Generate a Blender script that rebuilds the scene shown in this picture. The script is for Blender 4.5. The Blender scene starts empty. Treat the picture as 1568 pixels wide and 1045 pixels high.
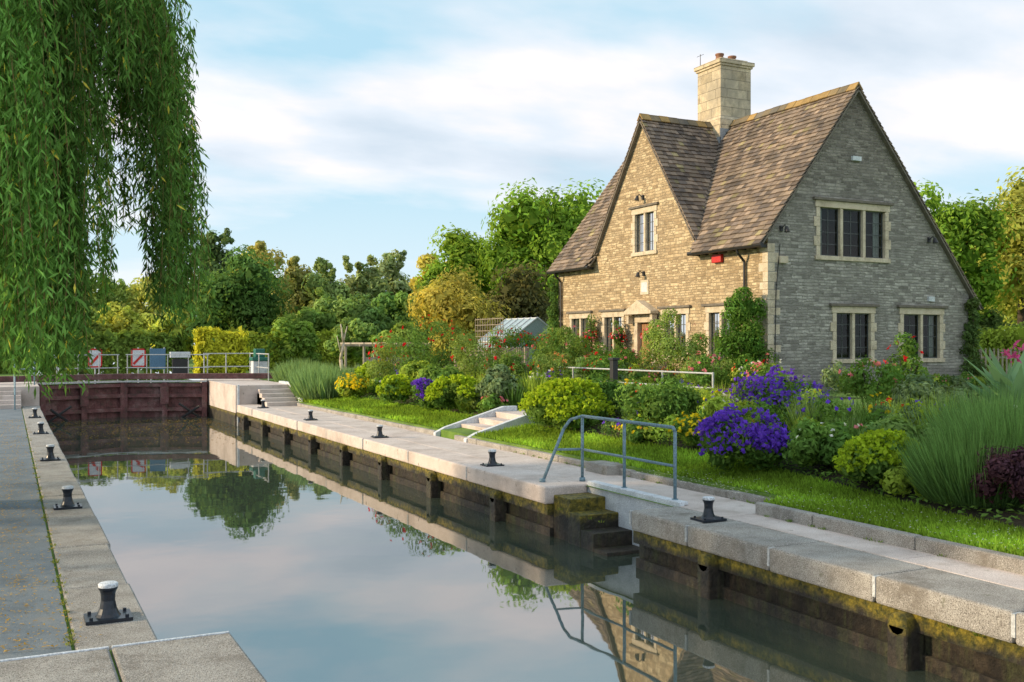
import bpy, math, random
import numpy as np
from mathutils import Vector, geometry
rng=np.random.default_rng(11); random.seed(11)
CZ=2.15
sc=bpy.context.scene
COL=sc.collection
# ---------------------------------------------------------------- materials
def newmat(name):
    m=bpy.data.materials.new(name); m.use_nodes=True; nt=m.node_tree; nt.nodes.clear()
    o=nt.nodes.new('ShaderNodeOutputMaterial'); b=nt.nodes.new('ShaderNodeBsdfPrincipled')
    nt.links.new(b.outputs[0],o.inputs[0]); return m,nt,b,o
def setin(nt,sock,val):
    if hasattr(val,'is_linked') or isinstance(val,bpy.types.NodeSocket): nt.links.new(val,sock)
    elif isinstance(val,(tuple,list)) and len(val)==3 and sock.type=='RGBA': sock.default_value=(*val,1)
    else: sock.default_value=val
def math_(nt,op,a,b=None,c=None):
    n=nt.nodes.new('ShaderNodeMath'); n.operation=op
    for i,x in enumerate((a,b,c)):
        if x is not None: setin(nt,n.inputs[i],x)
    return n.outputs[0]
def mix(nt,f,a,b,blend='MIX'):
    n=nt.nodes.new('ShaderNodeMix'); n.data_type='RGBA'; n.blend_type=blend
    setin(nt,n.inputs[0],f); setin(nt,n.inputs[6],a); setin(nt,n.inputs[7],b); return n.outputs[2]
def pos(nt): return nt.nodes.new('ShaderNodeNewGeometry').outputs['Position']
def noise(nt,vec,scale,detail=5,rough=.6,out=0):
    n=nt.nodes.new('ShaderNodeTexNoise'); n.inputs['Scale'].default_value=scale; n.inputs['Detail'].default_value=detail
    n.inputs['Roughness'].default_value=rough; nt.links.new(vec,n.inputs['Vector']); return n.outputs[out]
def ramp(nt,fac,stops):
    n=nt.nodes.new('ShaderNodeValToRGB'); cr=n.color_ramp
    while len(cr.elements)<len(stops): cr.elements.new(.5)
    for e,(p,c) in zip(cr.elements,stops): e.position=p; e.color=(*c,1) if len(c)==3 else c
    nt.links.new(fac,n.inputs[0]); return n.outputs[0]
def g(v): return (v,v,v)
def bump(nt,b,h,strength,dist):
    n=nt.nodes.new('ShaderNodeBump'); n.inputs['Strength'].default_value=strength; n.inputs['Distance'].default_value=dist
    nt.links.new(h,n.inputs['Height']); nt.links.new(n.outputs[0],b.inputs['Normal'])
def noisemat(name,cols,scale=3,rough=.85,bs=.5,bd=.01,fine=60,metal=0,speck=None,stain=None,speck2=None,stain2=None):
    m,nt,b,o=newmat(name); p=pos(nt)
    f=noise(nt,p,scale,6,.65)
    n=len(cols); c=ramp(nt,f,[(.3+.4*i/(max(n-1,1)),cols[i]) for i in range(n)])
    fn=noise(nt,p,fine,3,.7)
    c=mix(nt,1.0,c,ramp(nt,fn,[(.3,g(.58)),(.7,g(1.35))]),'MULTIPLY')
    for q in (speck,speck2):
        if q:
            s=noise(nt,p,q[0],2,.5); c=mix(nt,ramp(nt,s,[(q[1],g(0)),(q[1]+.06,g(1))]),c,q[2])
    for q in (stain,stain2):
        if q:
            s=noise(nt,p,q[0],7,.72); c=mix(nt,ramp(nt,s,[(q[1],g(0)),(q[1]+.12,g(.75))]),c,q[2])
    setin(nt,b.inputs['Base Color'],c); b.inputs['Roughness'].default_value=rough; b.inputs['Metallic'].default_value=metal
    if bs: bump(nt,b,math_(nt,'ADD',fn,math_(nt,'MULTIPLY',f,2.)),bs,bd)
    return m
def wallcoord(nt,distort=.03):
    p=pos(nt); s=nt.nodes.new('ShaderNodeSeparateXYZ'); nt.links.new(p,s.inputs[0])
    u=math_(nt,'ADD',s.outputs[0],s.outputs[1])
    n1=noise(nt,p,1.7,3); n2=noise(nt,p,6,3)
    u=math_(nt,'ADD',u,math_(nt,'MULTIPLY',n2,distort*2)); v=math_(nt,'ADD',s.outputs[2],math_(nt,'MULTIPLY',n1,distort*1.6))
    v=math_(nt,'ADD',v,math_(nt,'MULTIPLY',n2,distort*.8))
    c=nt.nodes.new('ShaderNodeCombineXYZ'); nt.links.new(u,c.inputs[0]); nt.links.new(v,c.inputs[1]); return c.outputs[0],p,s
def stonemat(name,cols,mort,bw,bh,ms,stain,dist=.03,bd=.03,second=None,stth=.45,topdark=None,stk=.8):
    m,nt,b,o=newmat(name); vec,p,s=wallcoord(nt,dist)
    def br(bw,bh,off):
        n=nt.nodes.new('ShaderNodeTexBrick'); n.offset=off; n.squash=1.45; n.squash_frequency=3
        n.inputs['Scale'].default_value=1; n.inputs['Brick Width'].default_value=bw; n.inputs['Row Height'].default_value=bh
        n.inputs['Mortar Size'].default_value=ms; n.inputs['Mortar Smooth'].default_value=.7; n.inputs['Bias'].default_value=0
        n.inputs['Color1'].default_value=(0,0,0,1); n.inputs['Color2'].default_value=(1,1,1,1); n.inputs['Mortar'].default_value=(.5,.5,.5,1)
        nt.links.new(vec,n.inputs['Vector']); return n.outputs[0],n.outputs['Fac']
    A,Fc=br(bw,bh,.5)
    if second:
        A2,F2=br(*second,.37); k=ramp(nt,noise(nt,p,1.1,2),[(.49,g(0)),(.51,g(1))]); A=mix(nt,k,A,A2); Fc=mix(nt,k,Fc,F2)
    n=len(cols); c=ramp(nt,A,[(.02+.96*i/(n-1),cols[i]) for i in range(n)])
    c=mix(nt,1.,c,ramp(nt,noise(nt,p,5,6,.7),[(.3,g(.66)),(.7,g(1.34))]),'MULTIPLY')
    c=mix(nt,1.,c,ramp(nt,noise(nt,p,45,4,.7),[(.25,g(.65)),(.75,g(1.25))]),'MULTIPLY')
    c=mix(nt,ramp(nt,noise(nt,p,.6,7,.68),[(stth,g(0)),(stth+.2,g(stk))]),c,stain)
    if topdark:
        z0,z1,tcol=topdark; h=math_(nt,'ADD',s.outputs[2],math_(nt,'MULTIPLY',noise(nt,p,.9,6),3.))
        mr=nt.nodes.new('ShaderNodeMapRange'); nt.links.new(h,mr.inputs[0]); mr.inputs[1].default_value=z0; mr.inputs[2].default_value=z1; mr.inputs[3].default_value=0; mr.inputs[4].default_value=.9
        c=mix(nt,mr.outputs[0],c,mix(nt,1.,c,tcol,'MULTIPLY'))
    c=mix(nt,math_(nt,'MULTIPLY',Fc,.7),c,mort)
    setin(nt,b.inputs['Base Color'],c); b.inputs['Roughness'].default_value=.92
    h=math_(nt,'ADD',math_(nt,'MULTIPLY',Fc,-1.2),math_(nt,'MULTIPLY',noise(nt,p,18,5,.7),1.1))
    h=math_(nt,'ADD',h,math_(nt,'MULTIPLY',A,.6))
    bump(nt,b,h,1.,bd); return m
def attrmat(name,rough=.85,leaf=False,fine=40,bd=.01):
    m,nt,b,o=newmat(name); a=nt.nodes.new('ShaderNodeAttribute'); a.attribute_name='col'
    c=a.outputs['Color']; b.inputs['Roughness'].default_value=rough
    if leaf:
        nt.nodes.remove(b); b=nt.nodes.new('ShaderNodeBsdfDiffuse')
        nt.links.new(c,b.inputs[0]); t=nt.nodes.new('ShaderNodeBsdfTranslucent')
        c2=mix(nt,1.,c,(1.5,1.4,.8),'MULTIPLY'); nt.links.new(c2,t.inputs[0])
        ms=nt.nodes.new('ShaderNodeMixShader'); ms.inputs[0].default_value=.38
        nt.links.new(b.outputs[0],ms.inputs[1]); nt.links.new(t.outputs[0],ms.inputs[2]); nt.links.new(ms.outputs[0],o.inputs[0])
    else:
        p=pos(nt); f=noise(nt,p,fine,5,.7); f2=noise(nt,p,1.3,6,.65)
        c=mix(nt,1.,c,ramp(nt,f,[(.25,g(.6)),(.75,g(1.35))]),'MULTIPLY')
        c=mix(nt,1.,c,ramp(nt,f2,[(.3,(.6,.62,.64)),(.7,(1.35,1.28,1.2))]),'MULTIPLY')
        nt.links.new(c,b.inputs['Base Color']); bump(nt,b,f,.6,bd)
    return m
def plain(name,c,rough=.5,metal=0): return noisemat(name,[tuple(x*.85 for x in c),c],2.5,rough,.15,.003,30,metal)

M_leaf=attrmat('foliage',.55,True)
M_slate=attrmat('stone_slates',.9,False,35,.01)
M_bark=noisemat('bark',[(.05,.04,.03),(.12,.09,.06)],8,.95,1,.03)
M_wall=stonemat('cotswold_rubble_sunlit',[(.34,.245,.14),(.48,.36,.215),(.58,.445,.27),(.68,.55,.35)],(.48,.375,.24),.30,.105,.012,(.34,.27,.18),.035,.03,(.22,.08),.5,(9.,13.5,(.72,.70,.68)),.6)  # front wall copy: sunlit warmth and brightness put into the stone colour
M_wall2=stonemat('cotswold_rubble_grey_shaded',[(.22,.205,.18),(.34,.32,.285),(.43,.405,.36),(.54,.51,.46)],(.40,.375,.33),.30,.10,.012,(.23,.215,.195),.035,.035,(.22,.08),.47,(6.5,10.5,(.50,.45,.40)),.7)  # same stone for the other walls: weathering and shade greyed into its colour
M_ashlar=stonemat('ashlar',[(.42,.34,.22),(.58,.48,.33),(.68,.57,.39)],(.25,.21,.16),.62,.33,.012,(.34,.30,.23),.006,.012)
M_dress=noisemat('dressed_stone',[(.42,.35,.25),(.60,.51,.38),(.66,.58,.45)],4,.85,.5,.008,stain=(3,.58,(.28,.24,.19)))
M_hood=noisemat('weathered_hood_stone',[(.12,.105,.09),(.22,.19,.15)],6,.9,.6,.008)
M_cope=noisemat('coping_concrete',[(.25,.23,.205),(.39,.365,.33),(.50,.475,.435)],2.2,.9,1.,.012,110,speck=(120,.55,(.14,.125,.11)),stain=(1.6,.54,(.18,.155,.125)),speck2=(95,.61,(.64,.61,.57)),stain2=(5,.62,(.13,.13,.07)))
M_path=noisemat('path_concrete',[(.44,.365,.325),(.60,.515,.47),(.68,.60,.56)],1.3,.9,.6,.006,90,speck=(8,.68,(.30,.25,.21)),stain=(1.1,.56,(.36,.30,.25)),stain2=(4.5,.63,(.26,.23,.17)))
M_asph=noisemat('asphalt_path',[(.10,.125,.145),(.155,.185,.21),(.22,.24,.25)],1.6,.8,.6,.006,110,speck=(60,.64,(.32,.32,.30)),stain=(.9,.6,(.23,.20,.16)))
M_white=noisemat('white_paint',[(.48,.51,.55),(.72,.75,.79)],6,.6,.3,.004)
M_black=plain('black_iron',(.014,.02,.032),.3)
M_rail=plain('grey_steel_paint',(.17,.27,.33),.45)
M_galv=plain('galvanised',(.48,.50,.51),.5)
M_dark=plain('dark_plastic',(.02,.02,.022),.5)
M_frame=plain('lead_grey_frame',(.07,.08,.08),.5)
M_wood=noisemat('weathered_wood',[(.22,.18,.13),(.40,.34,.26)],9,.9,.6,.01)
M_door=noisemat('door_oak',[(.28,.13,.05),(.40,.20,.08)],7,.6,.4,.005)
M_red=plain('red_box',(.6,.02,.015),.4)
M_blue=plain('blue_board',(.09,.20,.32),.5)
M_green=plain('green_lid',(.02,.16,.12),.4)
M_maroon=noisemat('maroon_gate',[(.055,.028,.025),(.15,.06,.06),(.22,.14,.13)],2.2,.8,.8,.01,25,stain=(4,.52,(.065,.05,.035)))
M_soil=noisemat('soil',[(.035,.03,.016),(.09,.07,.04)],6,.95,1,.03)
M_gravel=noisemat('gravel',[(.32,.28,.22),(.48,.42,.35)],4,.95,.8,.01,120)
M_grassb=noisemat('grass',[(.08,.15,.02),(.14,.25,.03),(.22,.31,.06)],1.1,.95,.9,.03,50)
M_curt=plain('curtain',(.6,.58,.52),.9)
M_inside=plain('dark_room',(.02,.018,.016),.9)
def wetwall():
    m,nt,b,o=newmat('wet_lock_wall'); p=pos(nt); s=nt.nodes.new('ShaderNodeSeparateXYZ'); nt.links.new(p,s.inputs[0])
    f=noise(nt,p,2.2,8,.7); f2=noise(nt,p,14,6,.7)
    mp=nt.nodes.new('ShaderNodeMapping'); mp.inputs['Scale'].default_value=(5,5,.7); nt.links.new(p,mp.inputs[0]); f3=noise(nt,mp.outputs[0],1.2,6,.7)
    base=ramp(nt,f,[(.3,(.012,.011,.009)),(.5,(.038,.029,.020)),(.7,(.10,.075,.048))])
    base=mix(nt,ramp(nt,f3,[(.5,g(0)),(.66,g(.7))]),base,(.05,.06,.018))
    base=mix(nt,1.,base,ramp(nt,f3,[(.3,g(.5)),(.7,g(1.4))]),'MULTIPLY')
    moss=ramp(nt,f2,[(.35,(.07,.08,.008)),(.7,(.34,.25,.02))])
    h=math_(nt,'ADD',s.outputs[2],math_(nt,'MULTIPLY',noise(nt,p,3,5),.34))
    k=ramp(nt,math_(nt,'ADD',h,.7),[(.46,g(0)),(.56,g(.9))])
    c=mix(nt,k,base,moss); c=mix(nt,1.,c,ramp(nt,f2,[(.3,g(.45)),(.7,g(1.5))]),'MULTIPLY')
    setin(nt,b.inputs['Base Color'],c); b.inputs['Roughness'].default_value=.55; bump(nt,b,math_(nt,'ADD',f,f2),1,.09); return m
M_wet=wetwall()
def watermat():
    m,nt,b,o=newmat('lock_water'); p=pos(nt)
    f=noise(nt,p,1.1,2,.5)
    b.inputs['Base Color'].default_value=(.045,.06,.045,1); b.inputs['Roughness'].default_value=.02; b.inputs['IOR'].default_value=4.4
    bump(nt,b,f,.05,.04); return m
M_water=watermat()
def glassmat():
    m,nt,b,o=newmat('window_glass'); gl=nt.nodes.new('ShaderNodeBsdfGlossy'); gl.inputs['Roughness'].default_value=.04
    tr=nt.nodes.new('ShaderNodeBsdfTransparent'); tr.inputs[0].default_value=(.60,.68,.68,1)
    fr=nt.nodes.new('ShaderNodeFresnel'); fr.inputs[0].default_value=1.4
    ms=nt.nodes.new('ShaderNodeMixShader'); nt.links.new(fr.outputs[0],ms.inputs[0]); nt.links.new(tr.outputs[0],ms.inputs[1]); nt.links.new(gl.outputs[0],ms.inputs[2])
    nt.links.new(ms.outputs[0],o.inputs[0]); return m
M_glass=glassmat()
# ---------------------------------------------------------------- mesh builder
class MB:
    def __init__(s): s.v=[];s.f=[];s.m=[];s.c=[]
    def add(s,vs,fs,m=0,col=(1,1,1)):
        k=len(s.v); s.v+= [tuple(x) for x in vs]; s.c+=[col]*len(vs)
        for f in fs: s.f.append([i+k for i in f]); s.m.append(m)
    def box(s,x0,x1,y0,y1,z0,z1,m=0,col=(1,1,1)):
        s.add([(x0,y0,z0),(x1,y0,z0),(x1,y1,z0),(x0,y1,z0),(x0,y0,z1),(x1,y0,z1),(x1,y1,z1),(x0,y1,z1)],
              [(0,3,2,1),(4,5,6,7),(0,1,5,4),(1,2,6,5),(2,3,7,6),(3,0,4,7)],m,col)
    def obox(s,c,a,b,d,m=0,col=(1,1,1)):
        c,a,b,d=map(Vector,(c,a,b,d))
        s.add([c-a-b-d,c+a-b-d,c+a+b-d,c-a+b-d,c-a-b+d,c+a-b+d,c+a+b+d,c-a+b+d],
              [(0,3,2,1),(4,5,6,7),(0,1,5,4),(1,2,6,5),(2,3,7,6),(3,0,4,7)],m,col)
    def poly(s,pts,m=0,col=(1,1,1)): s.add(pts,[tuple(range(len(pts)))],m,col)
    def cyl(s,p0,p1,r0,r1=None,seg=8,m=0,col=(1,1,1)):
        r1=r0 if r1 is None else r1; p0=Vector(p0);p1=Vector(p1); d=(p1-p0).normalized()
        a=d.orthogonal().normalized(); b=d.cross(a); vs=[]
        for p,r in((p0,r0),(p1,r1)):
            for i in range(seg):
                t=2*math.pi*i/seg; vs.append(p+a*(r*math.cos(t))+b*(r*math.sin(t)))
        fs=[(i,(i+1)%seg,seg+(i+1)%seg,seg+i) for i in range(seg)]+[tuple(range(seg))[::-1],tuple(range(seg,2*seg))]
        s.add(vs,fs,m,col)
    def tube(s,pts,r,seg=8,m=0):
        for a,b in zip(pts,pts[1:]): s.cyl(a,b,r,r,seg,m)
    def lathe(s,c,prof,seg=20,m=0,mtop=None,kt=4):
        vs=[];n=len(prof)
        for r,z in prof:
            for i in range(seg):
                t=2*math.pi*i/seg; vs.append((c[0]+r*math.cos(t),c[1]+r*math.sin(t),c[2]+z))
        k=len(s.v); s.v+=vs; s.c+=[(1,1,1)]*len(vs)
        for j in range(n-1):
            for i in range(seg):
                s.f.append([k+j*seg+i,k+j*seg+(i+1)%seg,k+(j+1)*seg+(i+1)%seg,k+(j+1)*seg+i]); s.m.append(m if (mtop is None or j<n-kt) else mtop)
        s.f.append([k+(n-1)*seg+i for i in range(seg)]); s.m.append(m if mtop is None else mtop)
    def obj(s,name,mats,parent=None,bevel=0,smooth=False,col=False):
        me=bpy.data.meshes.new(name); me.from_pydata(s.v,[],s.f); 
        for x in (mats if isinstance(mats,list) else [mats]): me.materials.append(x)
        me.polygons.foreach_set('material_index',s.m)
        if smooth: me.polygons.foreach_set('use_smooth',[True]*len(s.f))
        if col:
            ca=me.color_attributes.new('col','FLOAT_COLOR','POINT'); ca.data.foreach_set('color',np.c_[np.array(s.c),np.ones(len(s.c))].astype(np.float32).ravel())
        me.update(); o=bpy.data.objects.new(name,me); COL.objects.link(o)
        if parent: o.parent=parent
        if bevel:
            b=o.modifiers.new('bevel','BEVEL'); b.width=bevel; b.segments=2; b.limit_method='ANGLE'
        return o
def empty(name):
    o=bpy.data.objects.new(name,None); COL.objects.link(o); o.empty_display_size=.2; return o
# ---------------------------------------------------------------- foliage
LEAFGAIN=1.85
def runit(n):
    v=rng.normal(size=(n,3)); return v/np.linalg.norm(v,axis=1)[:,None]
def nrm(v): return v/np.maximum(np.linalg.norm(v,axis=1),1e-6)[:,None]
class LC:
    def __init__(s): s.C=[];s.A=[];s.B=[];s.K=[]
    def add(s,C,A,B,K,gain=None):
        K=np.asarray(K)
        if gain is None: lum=K.mean(axis=1,keepdims=True); K=(K*.92+lum*.08)*LEAFGAIN
        else: K=K*gain
        s.C.append(C);s.A.append(A);s.B.append(B);s.K.append(np.clip(K,0.002,.85))
    def build(s,name,parent=None):
        C=np.concatenate(s.C);A=np.concatenate(s.A);B=np.concatenate(s.B);K=np.concatenate(s.K); n=len(C)
        nn=nrm(np.cross(A,B))*np.linalg.norm(B,axis=1)[:,None]*.35
        V=np.stack([C-A,C+B*1.0-A*.15+nn,C+A,C-B-A*.15+nn],1).reshape(-1,3).astype(np.float32)
        me=bpy.data.meshes.new(name); me.vertices.add(4*n); me.vertices.foreach_set('co',V.ravel())
        me.loops.add(4*n); me.loops.foreach_set('vertex_index',np.arange(4*n,dtype=np.int32))
        me.polygons.add(n); me.polygons.foreach_set('loop_start',np.arange(0,4*n,4,dtype=np.int32))
        try: me.polygons.foreach_set('loop_total',np.full(n,4,dtype=np.int32))
        except Exception: pass
        me.update(calc_edges=True)
        ca=me.color_attributes.new('col','FLOAT_COLOR','POINT')
        KK=np.repeat(np.c_[K,np.ones(n)],4,axis=0).astype(np.float32); ca.data.foreach_set('color',KK.ravel())
        me.materials.append(M_leaf); o=bpy.data.objects.new(name,me); COL.objects.link(o)
        if parent: o.parent=parent
        return o
def leaves(lc,P,nor,size,col,var=.25,asp=.45,cl=None,gain=None):
    n=len(P); nor=nrm(nor+.55*runit(n)); A=nrm(np.cross(nor,runit(n))); B=np.cross(nor,A)
    s=(size*rng.uniform(.6,1.3,n))[:,None]
    K=np.array(col)[None,:]*rng.uniform(1-var,1+var,(n,1))
    if cl is not None: K=K*cl
    lc.add(P,A*s,B*s*asp,K,gain)
def crown(lc,c,r,K,n,leaf,col,var=.28,zmin=None,lo=-.45,asp=.45,core=True,cs=(.30,.52)):
    c=np.array(c,float); r=np.array(r,float)
    d=runit(K*3); d=d[d[:,2]>lo][:K]; K=len(d)
    cc=c+d*rng.uniform(.4,.85,K)[:,None]*r; cr=rng.uniform(*cs,K)*r.mean()
    hs=rng.uniform(1-var,1+var,(K,1))*np.array([1,1,1])+rng.uniform(-.12,.25,(K,1))*np.array([1,.35,0])
    idx=rng.integers(0,K,n); dd=runit(n); dd[:,2]+=.2; dd=nrm(dd)
    P=cc[idx]+dd*(cr[idx]*rng.uniform(.45,1.12,n)**.6)[:,None]
    if zmin is not None: P[:,2]=np.maximum(P[:,2],zmin+rng.uniform(0,.05,n))
    leaves(lc,P,dd,leaf,col,.3,asp,hs[idx])
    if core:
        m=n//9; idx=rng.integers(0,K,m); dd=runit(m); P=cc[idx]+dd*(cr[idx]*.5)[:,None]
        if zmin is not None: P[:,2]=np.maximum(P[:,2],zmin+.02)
        leaves(lc,P,dd,leaf*2.2,np.array(col)*.7,.15,.8)  # inner leaves darker: interior shade of the crown painted into their colour
    return cc
def tree(name,x,y,z0,h,rx,col,n=6000,leaf=.2,K=26,ry=None,cz=.58,rz=.45,lo=-.6):
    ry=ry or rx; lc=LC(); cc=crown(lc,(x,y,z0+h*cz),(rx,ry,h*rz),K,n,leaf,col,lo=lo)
    mb=MB(); R=.028*h; prev=Vector((x,y,z0-.1)); 
    for i in range(5):
        p=Vector((x+random.uniform(-.12,.12)*i*.5,y+random.uniform(-.12,.12)*i*.5,z0+h*.17*(i+1))); mb.cyl(prev,p,R*(1-.17*i),R*(1-.17*(i+1)),8); prev=p
    for q in cc[:12]:
        b=Vector((x,y,z0+h*random.uniform(.25,.5))); q=Vector(q); mid=b.lerp(q,.5)+Vector((0,0,.25)); mb.cyl(b,mid,R*.4,R*.25,6); mb.cyl(mid,q,R*.25,R*.08,6)
    t=mb.obj(name,M_bark,smooth=True); lc.build('crown',t); return t
def blades(lc,x,y,z,r,h,n,col,w=.012,lean=.35,ry=None):
    ry=ry or r; a=rng.uniform(0,2*np.pi,n); q=np.sqrt(rng.uniform(0,1,n)); dx=np.cos(a)*q; dy=np.sin(a)*q
    L=h*rng.uniform(.5,1.05,n)*(1-.25*q**2)
    base=np.stack([x+dx*r*.75,y+dy*ry*.75,np.full(n,z)],1)
    d=nrm(np.stack([dx*lean+rng.normal(0,.14,n),dy*lean+rng.normal(0,.14,n),np.ones(n)],1))
    A=d*(L/2)[:,None]; B=nrm(np.cross(d,runit(n)))*w
    lc.add(base+A,A,B,np.array(col)[None]*rng.uniform(.5,1.45,(n,1)))
def flowers(lc,c,r,n,size,col,zmin,top=.1):
    d=runit(n); d[:,2]=np.abs(d[:,2])*.9+top; d=nrm(d); P=np.array(c)+d*np.array(r)*rng.uniform(.75,1.1,(n,1))*(1+.10*np.sin(d[:,:1]*9)*np.cos(d[:,1:2]*8))
    P[:,2]=np.maximum(P[:,2],zmin+.1)
    for k in range(2): leaves(lc,P+rng.normal(0,size*.25,P.shape),d,size,col,.3,.85,gain=1.0)
GREEN=(.065,.13,.022);MID=(.09,.165,.03);LIME=(.36,.48,.035);YG=(.18,.25,.03);DARK=(.03,.075,.022);GREY=(.11,.16,.075)
PURP=(.17,.07,.62);RED=(.62,.02,.03);PINK=(.68,.22,.26);ORG=(.78,.32,.12);YEL=(.8,.6,.03);WHT=(.8,.8,.78)
# ---------------------------------------------------------------- terrain
HZ=.75
def kerbx(y): return 8.5 if y<10.01 else 9.0
def G(x,y=20):
    if x<kerbx(y)+.08: return -.02
    return float(np.interp(x,[8.5,9.5,10.4,11,12,14.5],[.11,.16,.30,.48,.60,HZ]))
def bedx(y): return float(np.interp(y,[6,8,13,60],[9.45,9.55,10.35,10.4]))
yk=[-60,-10,0,5,8,10,10.03,13,16,20,24,30,36,41,41.3,60,100,200,900]
def grid(mb,xs,ys,zf,m=0):
    k=len(mb.v); 
    for y in ys:
        for x in xs: mb.v.append((x,y,zf(x,y))); mb.c.append((1,1,1))
    nx=len(xs)
    for j in range(len(ys)-1):
        for i in range(nx-1): mb.f.append([k+j*nx+i,k+j*nx+i+1,k+(j+1)*nx+i+1,k+(j+1)*nx+i]); mb.m.append(m)
def zr(x,y): return G(x,y) if y<41.1 else max(.66,G(x,y))
mb=MB()
grid(mb,[7.9,8.45,8.575,8.59,8.9,9.075,9.09,9.5,10,10.4,10.7,11,11.5,12,13,14.5,20,40,120,900],yk,zr)
grid(mb,[-900,-120,-20,-5,0,.45,.9],yk,lambda x,y:-.02 if y<41.1 else .64)
mb.obj('ground',M_grassb)
def sheet(name,x0f,x1f,y0,y1,dz,m,dy=.5,nx=24):
    mb=MB(); ys=list(np.arange(y0,y1,dy))+[y1]; k=0
    for y in ys:
        a,b=x0f(y),x1f(y)
        for i in range(nx+1):
            x=a+(b-a)*i/nx; mb.v.append((x,y,max(G(x,y),-.02)+dz)); mb.c.append((1,1,1))
    for j in range(len(ys)-1):
        for i in range(nx): k=j*(nx+1)+i; mb.f.append([k,k+1,k+nx+2,k+nx+1]); mb.m.append(0)
    return mb.obj(name,m,smooth=True)
sheet('flower_bed',lambda y:bedx(y)+.06*math.sin(y*1.3)+.04*math.sin(y*3.7),lambda y:13.0,5,19.6,.012,M_soil)
sheet('flower_bed',lambda y:bedx(y)+.06*math.sin(y*1.3),lambda y:13.0,22.4,40,.012,M_soil)
sheet('flower_bed',lambda y:17.2+.1*math.sin(y),lambda y:19.6,19,36,.012,M_soil)
sheet('garden_path',lambda y:13.2,lambda y:14.4,5,38,.012,M_gravel)
sheet('garden_path',lambda y:10.9,lambda y:19.5,20.1,22.0,.018,M_gravel)
mb=MB()
y=-12
while y<9.9:
    y2=min(y+2.75,10.0); mb.box(7.95,8.46,y+.004,y2-.004,-.3,random.uniform(-.003,.002)); y=y2
y=10.0
while y<36.3:
    y2=min(y+2.4,36.3); mb.box(7.95,8.98,y+.006,y2-.006,-.3,random.uniform(-.004,.002)); y=y2
mb.obj('towpath',M_path,bevel=.008)
mb=MB()
y=-12
while y<9.9:
    y2=min(y+1.5,10.02); mb.box(8.46+random.uniform(-.01,.01),8.6,y+.008,y2-.008,-.2,.135+random.uniform(-.01,.01)); y=y2
mb.box(8.6,9.1,9.9,10.04,-.2,.13)
y=10.05
while y<34.5:
    if not(19.9<y<21.9):
        mb.box(8.985,9.11,y+.005,y+1.2-.005,-.2,.10+random.uniform(-.01,.006))
    y+=1.2
mb.obj('kerb',M_cope,bevel=.02)
# ---------------------------------------------------------------- lock walls
lw=empty('lock_side_wall')
cop=MB();wl=MB();fd=MB();js=MB()
def copseg(y0,y1,L=2.9,mm=0):
    y=y0
    while y<y1-.05:
        y2=min(y+L,y1); o=random.uniform(-.012,.012); cop.box(7.2+o,7.945,y+.009,y2-.009,-.26,.004+random.uniform(-.004,.004),mm); 
        js.box(7.192,7.3,y2-.018,y2+.018,-.2,-.01); y=y2
copseg(-12,10.95,1.45); copseg(13.25,36.0,2.9,1)
for a,b in((-12,10.95),(13.25,150)):
    wl.box(7.34,7.945,a,b,-3,-.262)
    wl.box(7.24,7.335,a+.01,b-.01,-.42,-.265)
    wl.box(7.28,7.335,a+.01,b-.01,-.9,-.62)
for i in range(12):
    y=6.5+2.8*i-2.8
    if 10.8<y<13.4: continue
    fd.box(7.1,7.335,y-.11,y+.11,-1.6,-.36); fd.cyl((7.1,y,-.36),(7.33,y,-.36),.11,.11,10)
cop.obj('coping',[M_cope,M_path],lw,bevel=.03); wl.obj('wall',M_wet,lw); fd.obj('fender_posts',M_wet,lw,bevel=.02); js.obj('joint_strips',M_galv,lw)
st=MB()
st.box(7.949,8.03,10.9,13.3,-3,.02,1)
for i in range(5): st.box(7.30,7.946,12.75-.36*(i+1),12.75-.36*i-.003,-3,-.10-.20*(i+1))
st.box(7.34,7.946,12.75,13.245,-3,-.12)
st.obj('recess_steps',[M_wet,M_white],lw,bevel=.012)
mb=MB(); mb.box(7.95,8.10,10.92,13.28,.006,.05); mb.obj('white_edging',M_white,lw,bevel=.01)
lf=empty('lock_side_wall')
mb=MB(); y=7.64
while y<38:
    y2=y+2.0; mb.box(.425,.98+random.uniform(-.012,.012),y+.008,y2-.008,-.3,.002+random.uniform(-.004,.005)); y=y2
mb.obj('coping',M_cope,lf,bevel=.02)
mb=MB(); mb.box(.3,.9,-12,150,-3,-.31); mb.obj('wall',M_wet,lf)
mb=MB(); mb.box(-1.9,.638,5.2,7.6,-.3,.012); mb.box(.652,1.476,5.2,7.6,-.3,.014); mb.box(-6,1.476,-3,5.185,-.3,.01); mb.box(-6,-1.91,5.2,7.6,-.3,.01)
mb.box(.9,1.40,-12,7.58,-3,-.31)
mb.obj('foreground_slab',[M_cope],lf,bevel=.02)
mb=MB(); mb.box(-6,.637,7.605,7.635,-.2,.016); mb.box(.655,1.47,7.603,7.63,-.2,.018); mb.obj('white_edging',M_white,lf,bevel=.006)
mb=MB(); mb.box(-6,.40,7.64,38,-.3,.0); mb.obj('asphalt_path',M_asph)
def plane(name,x0,x1,y0,y1,z,m):
    mb=MB(); mb.poly([(x0,y0,z),(x1,y0,z),(x1,y1,z),(x0,y1,z)]); return mb.obj(name,m)
plane('water',.5,8.0,-12,42.8,-.75,M_water); plane('water',.5,7.9,42.9,150,.42,M_water)
mb=MB(); mb.box(.4,8.0,-14,-12,-3,0); mb.obj('lock_end_wall',M_wet)
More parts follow.
